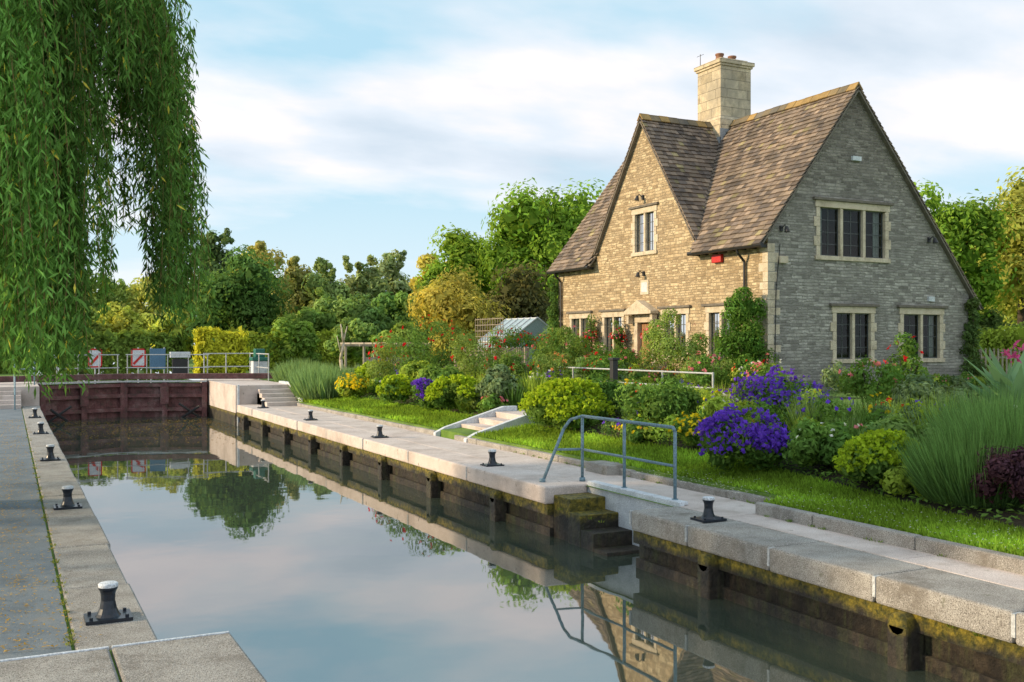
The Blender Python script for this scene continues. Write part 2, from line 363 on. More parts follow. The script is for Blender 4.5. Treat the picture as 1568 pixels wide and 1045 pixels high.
def bollard(x,y):
    mb=MB(); mb.box(x-.17,x+.17,y-.14,y+.14,.004,.030)
    for a in(-.13,.13):
        for b in(-.10,.10): mb.cyl((x+a,y+b,.03),(x+a,y+b,.05),.014,.014,6)
    mb.lathe((x,y,.03),[(.095,0),(.08,.02),(.064,.06),(.052,.12),(.054,.17),(.062,.195),(.072,.212),(.073,.225),(.073,.248),(.066,.256),(.02,.262)],22,0,1)
    mb.obj('mooring_bollard',[M_black,M_white])
for y in(8.44,14.4,20.45,26.5,32.4): bollard(.70,y)
for y in(9.88,16.0,22.0,27.9,33.8): bollard(7.63,y)
mb=MB(); h=1.02
mb.tube([(7.42,13.75,0),(7.8,13.75,.82),(7.9,13.72,.96),(8.05,13.6,h),(8.05,11.2,h),(8.05,11.15,.97),(8.05,11.15,0)],.024,10)
mb.tube([(7.63,13.75,.5),(8.05,13.62,.5),(8.05,11.15,.5)],.019,10)
for y in(13.6,12.4): mb.cyl((8.05,y,0),(8.05,y,h),.024,.024,10)
for p in((7.42,13.75),(8.05,13.6),(8.05,12.4),(8.05,11.15)): mb.cyl((*p,.0),(*p,.06),.05,.045,10)
mb.obj('handrail',M_rail,smooth=True)
gs=empty('garden_steps'); mb=MB()
for i in range(4): mb.box(9.15+.45*i,9.15+.45*(i+1)+.3,20.25,21.85,-.2,.13+.13*i)
mb.obj('steps',M_path,gs,bevel=.012); mb=MB()
for a,b in((20.1,20.24),(21.86,22.0)):
    pts=[(8.95,.07),(9.2,.19),(10.75,.64),(11.1,.64),(11.1,0),(8.95,-.1)]
    n=len(pts); mb.add([(x,a,z) for x,z in pts]+[(x,b,z) for x,z in pts],[tuple(range(n)),tuple(range(n,2*n))[::-1]]+[(i,n+i,n+(i+1)%n,(i+1)%n) for i in range(n)])
mb.obj('white_strings',M_white,gs,bevel=.01)
mb=MB(); mb.box(8.75,9.3,14.0,14.7,-.1,.16); mb.obj('stone_block',M_cope,bevel=.02)
# ---------------------------------------------------------------- far platform, steps, gates
pf=empty('lock_platform'); mb=MB()
mb.box(7.2,9.3,36.2,43.5,-.3,.68); mb.box(7.2,9.28,36.25,43.4,-3,-.31,1)
mb.box(-1.6,.98,38.6,43.5,-.3,.68); 
for i in range(4): mb.box(7.96,9.1,36.2-.38*(4-i),36.195,-.1,.135*(i+1)); mb.box(-.8,.4,38.6-.35*(4-i),38.595,-.1,.135*(i+1))
mb.obj('blocks',[M_path,M_wet],pf,bevel=.015); mb=MB()
for x in(9.12,):
    pts=[(34.3,.05),(34.5,.2),(36.3,.76),(37.8,.76),(37.8,-.1),(34.3,-.1)]; n=len(pts)
    mb.add([(x,y,z) for y,z in pts]+[(x+.16,y,z) for y,z in pts],[tuple(range(n)),tuple(range(n,2*n))[::-1]]+[(i,n+i,n+(i+1)%n,(i+1)%n) for i in range(n)])
mb.box(7.25,7.32,36.12,36.198,-1,.7); 
mb.obj('white_strings',M_white,pf)
lg=empty('lock_gate')
for x0,x1,y0,y1 in((1.0,4.08,41.6,42.7),(7.18,4.12,41.6,42.7)):
    a=Vector((x0,y0,0)); b=Vector((x1,y1,0)); d=(b-a); L=d.length; u=d/L; nrml=Vector((0,0,1)).cross(u); nrml=nrml if nrml.y<0 else -nrml
    mb=MB(); c=(a+b)/2
    mb.obox(c+Vector((0,0,-.6)),u*L/2,nrml*.06,(0,0,1.2))
    for z in(.52,.1,-.45): mb.obox(c+nrml*.13+Vector((0,0,z)),u*L/2,nrml*.09,(0,0,.07))
    for f in(.03,.5,.97): mb.obox(a+d*f+nrml*.12+Vector((0,0,-.3)),u*.10,nrml*.115,(0,0,.95))
    for s in range(14): mb.obox(a+d*((s+.5)/14)+nrml*.063+Vector((0,0,-.3)),u*(L/29.5),nrml*.008,(0,0,.85))
    mb.obox(a+d*.5+nrml*.26+Vector((0,0,.1)),u*.16,nrml*.02,(0,0,.35))
    mb.obj('gate_leaf',M_maroon,lg,bevel=.008)
    mb=MB(); mb.obox(c-nrml*.05+Vector((0,0,.66)),u*L/2,nrml*.32,(0,0,.025)); mb.obj('walkway',M_galv,lg)
    mb=MB()
    for f in(.02,.25,.5,.75,.98): mb.cyl(a+d*f-nrml*.3+Vector((0,0,.66)),a+d*f-nrml*.3+Vector((0,0,1.72)),.02,.02,6)
    for z in(1.2,1.72): mb.cyl(a-nrml*.3+Vector((0,0,z)),b-nrml*.3+Vector((0,0,z)),.02,.02,6)
    mb.obj('gate_handrail',M_galv,lg)
    mb=MB(); e=a-u*3.2; mb.obox((e+b)/2+Vector((0,0,.86)),u*((b-e).length/2),nrml*.13,(0,0,.11)); mb.obj('balance_beam',[M_maroon],lg,bevel=.02)
    mb=MB()
    q=a+nrml*.3; mb.cyl(q+Vector((0,0,-.95)),q+u*1.0+nrml*.3+Vector((0,0,-.2)),.05,.05,6); mb.cyl(q+u*1.2+Vector((0,0,-.95)),q+u*.2+nrml*.4+Vector((0,0,-.3)),.05,.05,6); mb.obj('strut',M_dark,lg)
mb=MB()
for x,y in((7.3,43.2),(8.2,43.2),(9.2,43.2),(9.2,41.5),(9.2,39.8)): mb.cyl((x,y,.68),(x,y,1.78),.025,.025,8)
for z in(1.2,1.75): mb.tube([(7.3,43.2,z),(9.2,43.2,z),(9.2,39.8,z)],.022,8)
mb.obj('platform_railing',M_galv)
mb=MB()
for x,y in((.2,36.6),(.2,38.2),(.2,39.9),(.85,39.9)): mb.cyl((x,y,0),(x,y,1.45 if y<37 else 1.75),.025,.025,8)
for k in(0,-.5): mb.tube([(.2,36.0,.75+k*.5),(.2,36.6,1.4+k),(.2,38.2,1.75+k),(.2,39.9,1.75+k),(.85,39.9,1.75+k)],.022,8)
mb.obj('platform_railing',M_rail)
for x,y,w in((3.3,46.0,.55),(5.05,46.2,.6)):
    mb=MB(); mb.cyl((x,y,.4),(x,y,2.0),.03,.03,6,2); mb.box(x-w/2,x+w/2,y-.04,y-.02,1.15,1.95,0)
    for a,b,c,d in((-.5,.5,.0,.08),(-.5,.5,.92,1),(-.5,-.4,0,1),(.4,.5,0,1)): mb.box(x+a*w,x+b*w,y-.047,y-.041,1.15+.8*c,1.15+.8*d,1)
    mb.obox((x,y-.052,1.5),(w*.34,0,.22),(0,.004,0),(-.03,0,.04),1)
    mb.obj('warning_sign',[M_white,M_red,M_galv])
mb=MB(); mb.box(5.55,6.2,46.4,46.46,1.05,1.95); mb.cyl((5.6,46.43,.4),(5.6,46.43,2),.03,.03,6,1); mb.cyl((6.15,46.43,.4),(6.15,46.43,2),.03,.03,6,1); mb.obj('information_board',[M_blue,M_galv])
mb=MB(); mb.box(6.35,7.2,46.0,46.4,1.55,1.8); mb.box(6.45,7.1,46.05,46.35,.7,1.5,1); mb.obj('lock_control_cabinet',[M_white,M_dark],bevel=.02)
mb=MB(); mb.box(9.05,9.65,41.9,42.4,.7,1.45); mb.box(9.0,9.7,41.85,42.45,1.45,1.60,1); mb.box(9.15,9.55,41.95,42.35,1.6,1.95,1); mb.obj('paddle_gear_housing',[M_white,M_green],bevel=.03)
# ---------------------------------------------------------------- COTTAGE
X0,X1,Y0,Y1=19.57,27.95,22.6,34.93
RX,RZ=22.97,7.72; SF=1.296; SB=1.217; SC=1.44; CY=28.95
zf=lambda x:RZ-(RX-x)*SF
zb=lambda x:RZ-(x-RX)*SB
zc=lambda y:RZ-abs(y-CY)*SC
H=empty('stone_cottage')
def pip(p,poly):
    x,y=p; c=False; n=len(poly)
    for i in range(n):
        (x1,y1),(x2,y2)=poly[i],poly[i-1]
        if (y1>y)!=(y2>y) and x<(x2-x1)*(y-y1)/(y2-y1)+x1: c=not c
    return c
F3=lambda a,z,d:(X0-d,a,z+CZ)
S3=lambda a,z,d:(a,Y0-d,z+CZ)
def wall(mb,outer,holes,to3,m=0):
    vs=[Vector(p) for p in outer]; es=[(i,(i+1)%len(outer)) for i in range(len(outer))]
    for a0,a1,z0,z1 in holes:
        k=len(vs); vs+=[Vector((a0,z0)),Vector((a1,z0)),Vector((a1,z1)),Vector((a0,z1))]; es+=[(k,k+1),(k+1,k+2),(k+2,k+3),(k+3,k)]
    r=geometry.delaunay_2d_cdt(vs,es,[],0,1e-6)
    for f in r[2]:
        c=sum((r[0][i] for i in f),Vector((0,0)))/len(f)
        if not pip(c,outer): continue
        if any(h[0]<c.x<h[1] and h[2]<c.y<h[3] for h in holes): continue
        mb.add([to3(r[0][i].x,r[0][i].y,0) for i in f],[tuple(range(len(f)))],m)
    for a0,a1,z0,z1 in holes:
        q=[(a0,z0),(a1,z0),(a1,z1),(a0,z1)]
        for i in range(4):
            p,s=q[i],q[(i+1)%4]; mb.poly([to3(*p,0),to3(*s,0),to3(*s,-.35),to3(*p,-.35)],m)
def wbox(mb,to3,a0,a1,z0,z1,d0,d1,m=0):
    p=[to3(a0,z0,d0),to3(a1,z1,d1)]; lo=[min(p[0][i],p[1][i]) for i in range(3)]; hi=[max(p[0][i],p[1][i]) for i in range(3)]
    mb.box(lo[0],hi[0],lo[1],hi[1],lo[2],hi[2],m)
wst=MB();wfr=MB();wgl=MB();wcu=MB();win_in=MB()
def window(to3,a0,a1,z0,z1,n,hood=True,curt=True,holes=None):
    j=.15; l=.2; s=.13
    holes.append((a0+.01,a1-.01,z0+.01,z1-.01))
    for k in range(5):   # jamb blocks, alternately long and short
        h0=z0+s+(z1-l-z0-s)*k/5; h1=z0+s+(z1-l-z0-s)*(k+1)/5-.004; e=.09 if k%2 else .0
        wbox(wst,to3,a0-e,a0+j,h0,h1,-.2 if e==0 else .001,.025); wbox(wst,to3,a1-j,a1+e,h0,h1,-.2 if e==0 else .001,.025)
        if e: wbox(wst,to3,a0,a0+j,h0,h1,-.2,0); wbox(wst,to3,a1-j,a1,h0,h1,-.2,0)
    wbox(wst,to3,a0-.04,a1+.04,z1-l+.002,z1,-.2,.035); wbox(wst,to3,a0-.05,a1+.05,z0,z0+s-.002,-.2,.06)
    if hood: wbox(wst,to3,a0-.14,a1+.14,z1+.003,z1+.08,0.002,.10,1)
    A0,A1,Z0,Z1=a0+j,a1-j,z0+s,z1-l; w=(A1-A0-.11*(n-1))/n
    for i in range(n):
        b0=A0+i*(w+.11); b1=b0+w
        if i<n-1: wbox(wst,to3,b1+.001,b1+.109,Z0,Z1,-.18,.01)
        for q in((b0,b0+.035,Z0,Z1),(b1-.035,b1,Z0,Z1),(b0+.036,b1-.036,Z0,Z0+.035),(b0+.036,b1-.036,Z1-.035,Z1)): wbox(wfr,to3,*q,-.125,-.085)
        wbox(wfr,to3,(b0+b1)/2-.013,(b0+b1)/2+.013,Z0+.036,Z1-.036,-.115,-.095)
        for k in(1,2,3): zz=Z0+(Z1-Z0)*k/4; wbox(wfr,to3,b0+.037,b1-.037,zz-.011,zz+.011,-.113,-.097)
        wgl.poly([to3(b0,Z0,-.105),to3(b1,Z0,-.105),to3(b1,Z1,-.105),to3(b0,Z1,-.105)])
        if curt and i in(0,n-1):
            for k in range(4):
                e0=(b0 if i==0 else b1-w*.36)+k*w*.09; wbox(wcu,to3,e0,e0+w*.085,Z0,Z1,-.24-.01*(k%2),-.22-.01*(k%2))
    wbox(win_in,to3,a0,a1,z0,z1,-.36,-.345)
fh=[];sh=[]
for a0,a1 in((32.45,34.0),(30.15,31.6),(26.35,27.85),(24.05,25.45)): window(F3,a0,a1,-.52,1.17,2,True,True,fh)
window(F3,28.15,29.6,3.05,4.7,2,True,True,fh)
window(S3,21.4,24.35,2.5,4.27,3,True,True,sh)
window(S3,22.05,23.75,-.58,1.13,2,True,False,sh)
window(S3,24.85,26.75,-.58,1.13,2,True,True,sh)
dh=(28.25,29.45,-1.39,.95); fh.append(dh)
B=-1.6; e=-.05
yl=CY-(RZ-zf(X0))/SC; yr=CY+(RZ-zf(X0))/SC
wm=MB()
wall(wm,[(Y0,B),(Y1,B),(Y1,zf(X0)+e),(yr,zf(X0)+e),(CY,RZ+e),(yl,zf(X0)+e),(Y0,zf(X0)+e)],fh,F3)
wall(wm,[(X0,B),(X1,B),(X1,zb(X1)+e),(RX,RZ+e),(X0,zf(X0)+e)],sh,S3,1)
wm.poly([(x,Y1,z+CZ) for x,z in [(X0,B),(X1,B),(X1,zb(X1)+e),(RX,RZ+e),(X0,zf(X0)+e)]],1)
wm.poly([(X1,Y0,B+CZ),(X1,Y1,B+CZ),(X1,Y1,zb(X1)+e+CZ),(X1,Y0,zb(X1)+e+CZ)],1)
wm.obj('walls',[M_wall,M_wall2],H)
q=MB(); z=B+.1; k=0
while z<zf(X0)-.4:
    hq=random.choice([.22,.26,.3]); a,b=(.42,.24) if k%2 else (.24,.42); q.box(X0-.008,X0+a*random.uniform(.8,1.15),Y0-.008,Y0+b*random.uniform(.8,1.15),z+CZ,z+hq-.012+CZ); z+=hq; k+=1
q.obj('quoins',M_dress,H,bevel=.01)
wst.obj('window_surrounds',[M_dress,M_hood],H,bevel=.008); wfr.obj('window_frames',M_frame,H); wgl.obj('window_glass',M_glass,H); wcu.obj('curtains',M_curt,H); win_in.obj('window_backs',M_inside,H)
d=MB(); wbox(d,F3,28.42,29.28,-1.38,.72,-.2,-.15,1)
for i in range(5): wbox(d,F3,28.44+.167*i,28.44+.167*i+.155,-1.36,.7,-.148,-.13,1)
wbox(d,F3,28.2,28.42,-1.39,.74,-.2,.03); wbox(d,F3,29.28,29.5,-1.39,.74,-.2,.03); wbox(d,F3,28.15,29.55,.742,1.0,-.2,.04)
P=[(28.02,1.02),(29.68,1.02),(29.68,1.12),(28.85,1.50),(28.02,1.12)]
n=5; d.add([F3(a,z,.003) for a,z in P]+[F3(a,z,.34) for a,z in P],[tuple(range(n)),tuple(range(n,2*n))[::-1]]+[(i,n+i,n+(i+1)%n,(i+1)%n) for i in range(n)])
wbox(d,F3,28.06,28.2,.7,1.0,.045,.25); wbox(d,F3,29.5,29.64,.7,1.0,.045,.25)
wbox(d,F3,28.0,29.7,-1.42,-1.3,.0,.35)
d.obj('front_door',[M_dress,M_door],H,bevel=.01)
mb=MB(); wbox(mb,F3,28.6,29.1,1.7,2.2,.003,.03,0); wbox(mb,F3,28.68,29.02,1.78,2.12,.031,.035,1); mb.obj('name_plaque',[M_dress,M_white],H)
def lampf(to3,a,z,s=1):
    mb=MB(); wbox(mb,to3,a-.05,a+.05,z-.08,z+.08,.0,.05); p0=to3(a,z,.05);p1=to3(a,z+.10,.18);p2=to3(a,z-.02,.24)
    mb.tube([p0,p1,p2],.013,6); mb.cyl(to3(a,z+.04,.24),to3(a,z-.12,.27),.04,.085,10); mb.obj('wall_lamp',M_dark,H)
lampf(F3,28.9,2.42); lampf(F3,28.95,5.05); lampf(S3,20.05,3.35); lampf(S3,26.1,3.3)
mb=MB(); wbox(mb,S3,22.8,23.15,5.55,5.68,0,.08); wbox(mb,S3,26.05,26.3,1.35,1.5,0,.08); mb.obj('vents',M_white,H)
mb=MB(); wbox(mb,F3,24.6,25.05,2.5,2.75,0,.12); mb.obj('alarm_box',M_red,H,bevel=.02)
mb=MB(); wbox(mb,S3,19.95,20.25,2.35,2.55,0,.1); mb.obj('meter_box',M_dress,H)
for yy in (29.95,27.98,31.85):
    mb=MB(); zb_=CZ+.25; mb.tube([(X0,yy,zb_+.55),(X0-.4,yy,zb_+.55)],.012,5); mb.tube([(X0,yy,zb_+.25),(X0-.3,yy,zb_+.54)],.01,5)
    for a in(0,2.1,4.2): mb.tube([(X0-.38,yy,zb_+.54),(X0-.38+.16*math.cos(a),yy+.16*math.sin(a),zb_+.1)],.005,4)
    mb.lathe((X0-.38,yy,zb_-.1),[(.04,0),(.12,.04),(.17,.12),(.18,.2)],12)
    o=mb.obj('hanging_basket',M_dark); lc=LC(); crown(lc,(X0-.38,yy,zb_+.05),(.27,.27,.26),8,500,.04,MID,lo=-1,core=False); flowers(lc,(X0-.38,yy,zb_),(.28,.28,.28),40,.035,RED,0,-.3); flowers(lc,(X0-.38,yy,zb_),(.28,.28,.28),25,.03,PINK,0,-.3); lc.build('flowers',o)
mb=MB(); gx=19.2; gz=zf(19.25)-.06+CZ
for a,b in((22.42,yl+.0),(yr,35.1)): 
    mb.cyl((gx,a,gz),(gx,b,gz),.065,.065,8)
    yy=a+.25
    while yy<b: mb.box(19.25,X0,yy-.04,yy+.04,gz-.06,gz+.03); yy+=.45
for yy in(23.55,34.6): mb.tube([(gx,yy,gz),(gx+.05,yy,gz-.15),(X0-.07,yy,gz-.4),(X0-.07,yy,.8)],.04,8)
mb.tube([(20.0,Y0-.03,2.9+CZ),(19.85,Y0-.03,1.5+CZ),(19.8,Y0-.03,B+CZ+.3)],.012,5)
mb.obj('gutters_and_downpipes',M_dark,H)
ns=MB(); base=MB()
def slatecol():
    b=random.choice([(.16,.125,.10),(.21,.165,.13),(.26,.205,.16),(.14,.115,.10),(.23,.18,.135)]); k=random.uniform(.7,1.35)
    if random.random()<.05: b=(.28,.24,.13)
    return tuple(x*k for x in b)
def slope(R0,along,L,down,D,nor,skip,end_jit=0):
    R0,along,down,nor=Vector(R0),Vector(along),Vector(down).normalized(),Vector(nor).normalized()
    rows=int(D/.185); cs=D/rows
    for r in range(rows):
        dist=D-cs*(r+.5); a=0
        cw=1-.35*r/rows
        while a<L-.02:
            w=min(random.uniform(.18,.38)*cw,L-a)
            sag=-.035*math.sin(math.pi*min(1,(a+w/2)/L))*math.sin(math.pi*r/rows)
            c=R0+along*(a+w/2)+down*(dist-.02+random.uniform(-.010,.018))+nor*(.052+sag*.5+random.uniform(-.005,.008))
            if not skip(c): ns.obox(c,along*(w/2-.004),(down*.14+nor*.026),nor*.013,0,slatecol())
            a+=w
ov=.16; RW=RZ+CZ
mf=Vector((-1,0,-SF)).normalized(); nf=Vector((-SF,0,1)).normalized()
D=math.hypot(RX-19.2,(RX-19.2)*SF)
slope((RX,Y0-ov,RW),(0,1,0),Y1-Y0+2*ov,mf,D,nf,lambda c:zc(c.y)+CZ>c.z+.06)
mbk=Vector((1,0,-SB)).normalized(); nb=Vector((SB,0,1)).normalized()
Db=math.hypot(28.4-RX,(28.4-RX)*SB)
slope((RX,Y0-ov,RW),(0,1,0),Y1-Y0+2*ov,mbk,Db,nb,lambda c:False)
Dc=3.08*math.hypot(1,SC)
for sg in(-1,1):
    dn=Vector((0,sg,-SC)).normalized(); nn=Vector((0,sg*SC,1)).normalized()
    slope((X0-ov,CY,RW),(1,0,0),RX-X0+ov,dn,Dc,nn,lambda c:c.x>X0+.3 and zf(c.x)+CZ>c.z+.12)
ns.obj('roof_slates',M_slate,H,col=True)
def slab(pts,th,nor):
    nor=Vector(nor).normalized()*th; n=len(pts); a=[Vector(p) for p in pts]; b=[p-nor for p in a]
    base.add(a+b,[tuple(range(n)),tuple(range(n,2*n))[::-1]]+[(i,n+i,n+(i+1)%n,(i+1)%n) for i in range(n)])
def mfp(x,y): return (x,y,zf(x)+CZ)
slab([mfp(19.22,Y0-ov+.01),mfp(RX,Y0-ov+.01),mfp(RX,yl),mfp(19.22,yl)],.05,nf)
slab([mfp(19.22,yr),mfp(RX,yr),mfp(RX,Y1+ov),mfp(19.22,Y1+ov)],.05,nf)
slab([mfp(X0+.1,yl),mfp(RX,yl),mfp(RX,yr),mfp(X0+.1,yr)],.05,nf)
slab([(RX,Y0-ov+.01,RW),(28.38,Y0-ov+.01,zb(28.38)+CZ),(28.38,Y1+ov,zb(28.38)+CZ),(RX,Y1+ov,RW)],.05,nb)
for sg in(-1,1):
    y2=CY+sg*3.06; slab([(X0-ov+.01,CY,RW),(RX,CY,RW),(RX,y2,zc(y2)+CZ),(X0-ov+.01,y2,zc(y2)+CZ)],.05,(0,sg*SC,1))
base.obj('roof_boards',M_hood,H)
rd=MB()
def ridge(p,q):
    p,q=Vector(p),Vector(q); d=q-p; n=int(d.length/.38); u=d/n; cr=u.normalized().cross(Vector((0,0,1)))
    for i in range(n):
        c=p+u*(i+.5)+Vector((0,0,random.uniform(-.012,.012))); cl=random.choice([(.20,.16,.10),(.27,.20,.10),(.17,.15,.12),(.36,.24,.09)])
        for s in(-1,1): rd.obox(c+cr*s*.075+Vector((0,0,.035)),u*.48,(cr*s*.09+Vector((0,0,-.115))),(cr*s+Vector((0,0,.75))).normalized()*.018,0,cl)
ridge((RX,Y0-ov,RW+.05),(RX,Y1+ov,RW+.05)); ridge((X0-ov,CY,RW+.05),(RX,CY,RW+.05))
rd.obj('ridge_tiles',M_slate,H,col=True)
ch=MB(); cx0,cx1,cy0,cy1=22.5,23.86,28.45,29.78
ch.box(cx0-.08,cx1+.08,cy0-.08,cy1+.08,CZ+5.0,CZ+7.95); 
ch.add([(cx0-.08,cy0-.08,CZ+7.951),(cx1+.08,cy0-.08,CZ+7.951),(cx1+.08,cy1+.08,CZ+7.951),(cx0-.08,cy1+.08,CZ+7.951),(cx0,cy0,CZ+8.1),(cx1,cy0,CZ+8.1),(cx1,cy1,CZ+8.1),(cx0,cy1,CZ+8.1)],[(0,1,5,4),(1,2,6,5),(2,3,7,6),(3,0,4,7)])
ch.box(cx0,cx1,cy0,cy1,CZ+8.0,CZ+9.86); ch.box(cx0-.05,cx1+.05,cy0-.05,cy1+.05,CZ+9.861,CZ+9.94); ch.box(cx0-.1,cx1+.1,cy0-.1,cy1+.1,CZ+9.941,CZ+10.08); ch.box(cx0+.08,cx1-.08,cy0+.08,cy1-.08,CZ+10.081,CZ+10.17)
ch.obj('chimney',M_ashlar,H,bevel=.015)
mb=MB()
M_terra=noisemat('terracotta',[(.22,.10,.06),(.32,.16,.10)],6,.8)
for a,b in((.35,.5),(.95,.55)): mb.lathe((cx0+a,cy0+b,CZ+10.16),[(.17,0),(.15,.06),(.13,.18),(.16,.20),(.16,.25),(.10,.26)],14)
mb.obj('chimney_pots',M_terra,H,smooth=True)
mb=MB(); mb.cyl((cx0+.05,cy1-.1,CZ+10.1),(cx0+.05,cy1-.1,CZ+10.55),.016,.012,6); mb.cyl((cx0+.05,cy1-.3,CZ+10.5),(cx0+.05,cy1+.1,CZ+10.5),.008,.008,5); mb.obj('aerial',M_dark,H)
M_lead=plain('lead_flashing',(.30,.33,.36),.5)
mb=MB(); 
p0=Vector((RX-.45,CY-.45*SF/SC,zf(RX-.45)+CZ+.06)); p1=Vector((X0-.1,CY-(RX-X0+.1)*SF/SC,zf(X0-.1)+CZ+.06))
u=(p1-p0); mb.obox((p0+p1)/2,u/2,Vector((.05,-.05,0)),(0,0,.004))
mb.box(cx0-.1,cx0-.085,cy0-.1,cy0+.5,CZ+6.6,CZ+7.3); mb.box(cx0-.1,cx0+.6,cy0-.1,cy0-.085,CZ+6.9,CZ+7.6)
mb.obj('lead_valley',M_lead,H)
# ---------------------------------------------------------------- garden structures
def picket(name,p0,p1,h,z,sp=.13,m=M_wood):
    mb=MB(); p0,p1=Vector((*p0,z)),Vector((*p1,z)); d=p1-p0; n=int(d.length/sp); u=d.normalized(); v=Vector((-u.y,u.x,0))
    for i in range(n+1):
        c=p0+d*(i/n); hh=h+random.uniform(-.03,.03)
        mb.obox(c+Vector((0,0,hh/2)),u*.03,v*.01,(0,0,hh/2)); mb.obox(c+Vector((0,0,hh)),u*.021+Vector((0,0,.021)),v*.01,u*-.021+Vector((0,0,.021)))
    for z in(.25,h*.8): mb.obox((p0+p1)/2+v*.03+Vector((0,0,z)),d/2,v*.02,(0,0,.03))
    k=max(2,int(d.length/2))
    for i in range(k+1): mb.obox(p0+d*(i/k)+v*.09+Vector((0,0,h/2+.02)),u*.04,v*.04,(0,0,h/2+.02))
    return mb.obj(name,m)
picket('picket_fence',(14.6,28.0),(14.6,33.5),1.25,HZ)
picket('picket_fence',(28.3,22.4),(35,21.0),1.2,HZ,.16)
mb=MB()
for i in range(12): mb.cyl((14.7,30+.2*i,HZ),(14.7,30+.2*i,HZ+2.3),.015,.015,5)
for k in range(11): mb.cyl((14.7,30,HZ+.25+.2*k),(14.7,32.2,HZ+.25+.2*k),.015,.015,5)
mb.obj('garden_trellis',M_wood)
mb=MB()
for y in(18.6,20.6,22.8,25,27.2): mb.cyl((14.49,y,HZ-.1),(14.49,y,HZ+.75),.025,.025,8)
for z in(.72,.38): mb.cyl((14.49,18.6,HZ+z),(14.49,27.2,HZ+z),.02,.02,8)
mb.obj('garden_railing',M_galv)
mb=MB(); mb.box(13.3,13.45,21.0,21.15,HZ-.2,HZ+1.0); mb.box(13.27,13.48,20.97,21.18,HZ+1.0,HZ+1.06); mb.obj('garden_post',M_dark,bevel=.01)
mb=MB(); 
for x in(13.0,14.3,15.6):
    for y in(39.5,42): mb.box(x,x+.08,y,y+.08,.6,2.05)
for y in(39.4,41.95): mb.box(12.8,15.95,y,y+.06,2.052,2.14)
for i in range(9): mb.box(12.9+.36*i,12.95+.36*i,39.2,42.4,2.142,2.21)
mb.box(13.1,15.6,39.52,39.56,.9,1.6)
mb.obj('pergola',M_gravel)
mb=MB(); mb.cyl((12.6,41,.6),(12.5,41,1.5),.09,.075); mb.cyl((12.5,41,1.5),(12.62,41,2.2),.075,.06); mb.cyl((12.62,41,2.2),(12.5,41,3.0),.06,.02); mb.cyl((12.55,41,2.0),(12.78,41,2.9),.05,.015); mb.cyl((12.5,41,1.8),(12.33,41,2.5),.035,.012); mb.obj('driftwood_sculpture',M_dress,smooth=True)
mb=MB(); gx0,gx1,gy0,gy1=18.6,21.4,37.5,40.5; zE=HZ+1.5; zR=HZ+2.5; gm=(gx0+gx1)/2
for x in(gx0,gx1):
    for i in range(6): mb.box(x-.025,x+.025,gy0+.59*i,gy0+.59*i+.05,HZ,zE)
for i in range(6):
    y=gy0+.59*i
    for x in(gx0,gx1): mb.cyl((x,y,zE+.02),(gm,y,zR+.02),.035,.035,5)
mb.cyl((gm,gy0,zR),(gm,gy1,zR),.03,.03,5)
for x in(gx0,gx1): mb.cyl((x,gy0,zE),(x,gy1,zE),.03,.03,5)
mb.poly([(gx0,gy0,zE),(gx0,gy1,zE),(gm,gy1,zR),(gm,gy0,zR)],1); mb.poly([(gx1,gy0,zE),(gx1,gy1,zE),(gm,gy1,zR),(gm,gy0,zR)],1)
mb.poly([(gx0,gy0,HZ),(gx0,gy1,HZ),(gx0,gy1,zE),(gx0,gy0,zE)],1); mb.poly([(gx0,gy0,HZ),(gx1,gy0,HZ),(gx1,gy0,zE),(gm,gy0,zR),(gx0,gy0,zE)],1)
M_gh=plain('greenhouse_glass',(.35,.45,.50),.12); mb.obj('greenhouse',[M_white,M_gh])
# ---------------------------------------------------------------- PLANTS
def bush(name,x,y,r,h,col,n=2500,leaf=.045,fl=None,ry=None,K=14,var=.25,sink=0):
    ry=ry or r; z=G(x,y); lc=LC(); c=(x,y,z+h*.42-sink)
    cc=crown(lc,c,(r*.85,ry*.85,h*.5),K,n,leaf,col,var,zmin=z,lo=-.3,cs=(.34,.55))
    if fl:
        R=(r*.85+ry*.85+h*.5)/3
        for fc,fn,fs in fl:
            if fn>250:
                idx=rng.integers(0,len(cc),fn); d=runit(fn); d[:,2]=np.abs(d[:,2])+.15; out=nrm(cc[idx]-np.array(c)); d=nrm(d+out*.8)
                P=cc[idx]+d*(R*rng.uniform(.40,.62,(fn,1))); 
                P=P[P[:,2]>z+h*.16]; m=len(P)
                for k in range(2): leaves(lc,P+rng.normal(0,fs*.3,P.shape),nrm(np.array([0,0,.5])+runit(m)*.8),fs,fc,.35,.85,gain=1.)
            else: flowers(lc,(x,y,z+h*.45),(r,ry,h*.58),fn,fs,fc,z)
    return lc.build(name)
bush('purple_geranium',9.95,12.0,.88,.85,GREEN,4200,.045,[(PURP,1150,.034)],K=20)
bush('purple_geranium',12.4,14.0,.95,.95,GREEN,3500,.045,[(PURP,650,.036)],K=18)
bush('purple_geranium',10.2,25.6,.6,.85,GREEN,2200,.05,[(PURP,380,.045)])
bush('lady_mantle',10.1,9.55,.55,.75,MID,3200,.045,[(LIME,1600,.032)],K=18)
bush('lady_mantle',10.4,18.2,1.0,.95,MID,3800,.05,[(LIME,2400,.04)],K=20)
bush('lady_mantle',10.35,23.9,.75,1.0,MID,3000,.05,[(LIME,1800,.045)],K=16)
bush('lady_mantle',10.2,28.0,.65,.95,MID,2500,.06,[(LIME,1200,.05)])
bush('lady_mantle',10.6,20.0-.55,.5,.7,MID,1600,.05,[(LIME,600,.04)])
bush('lady_mantle',11.2,33.5,.7,1.0,YG,2000,.07,[(LIME,700,.055)])
bush('leafy_perennial',10.0,8.85,.42,.5,YG,2500,.05)
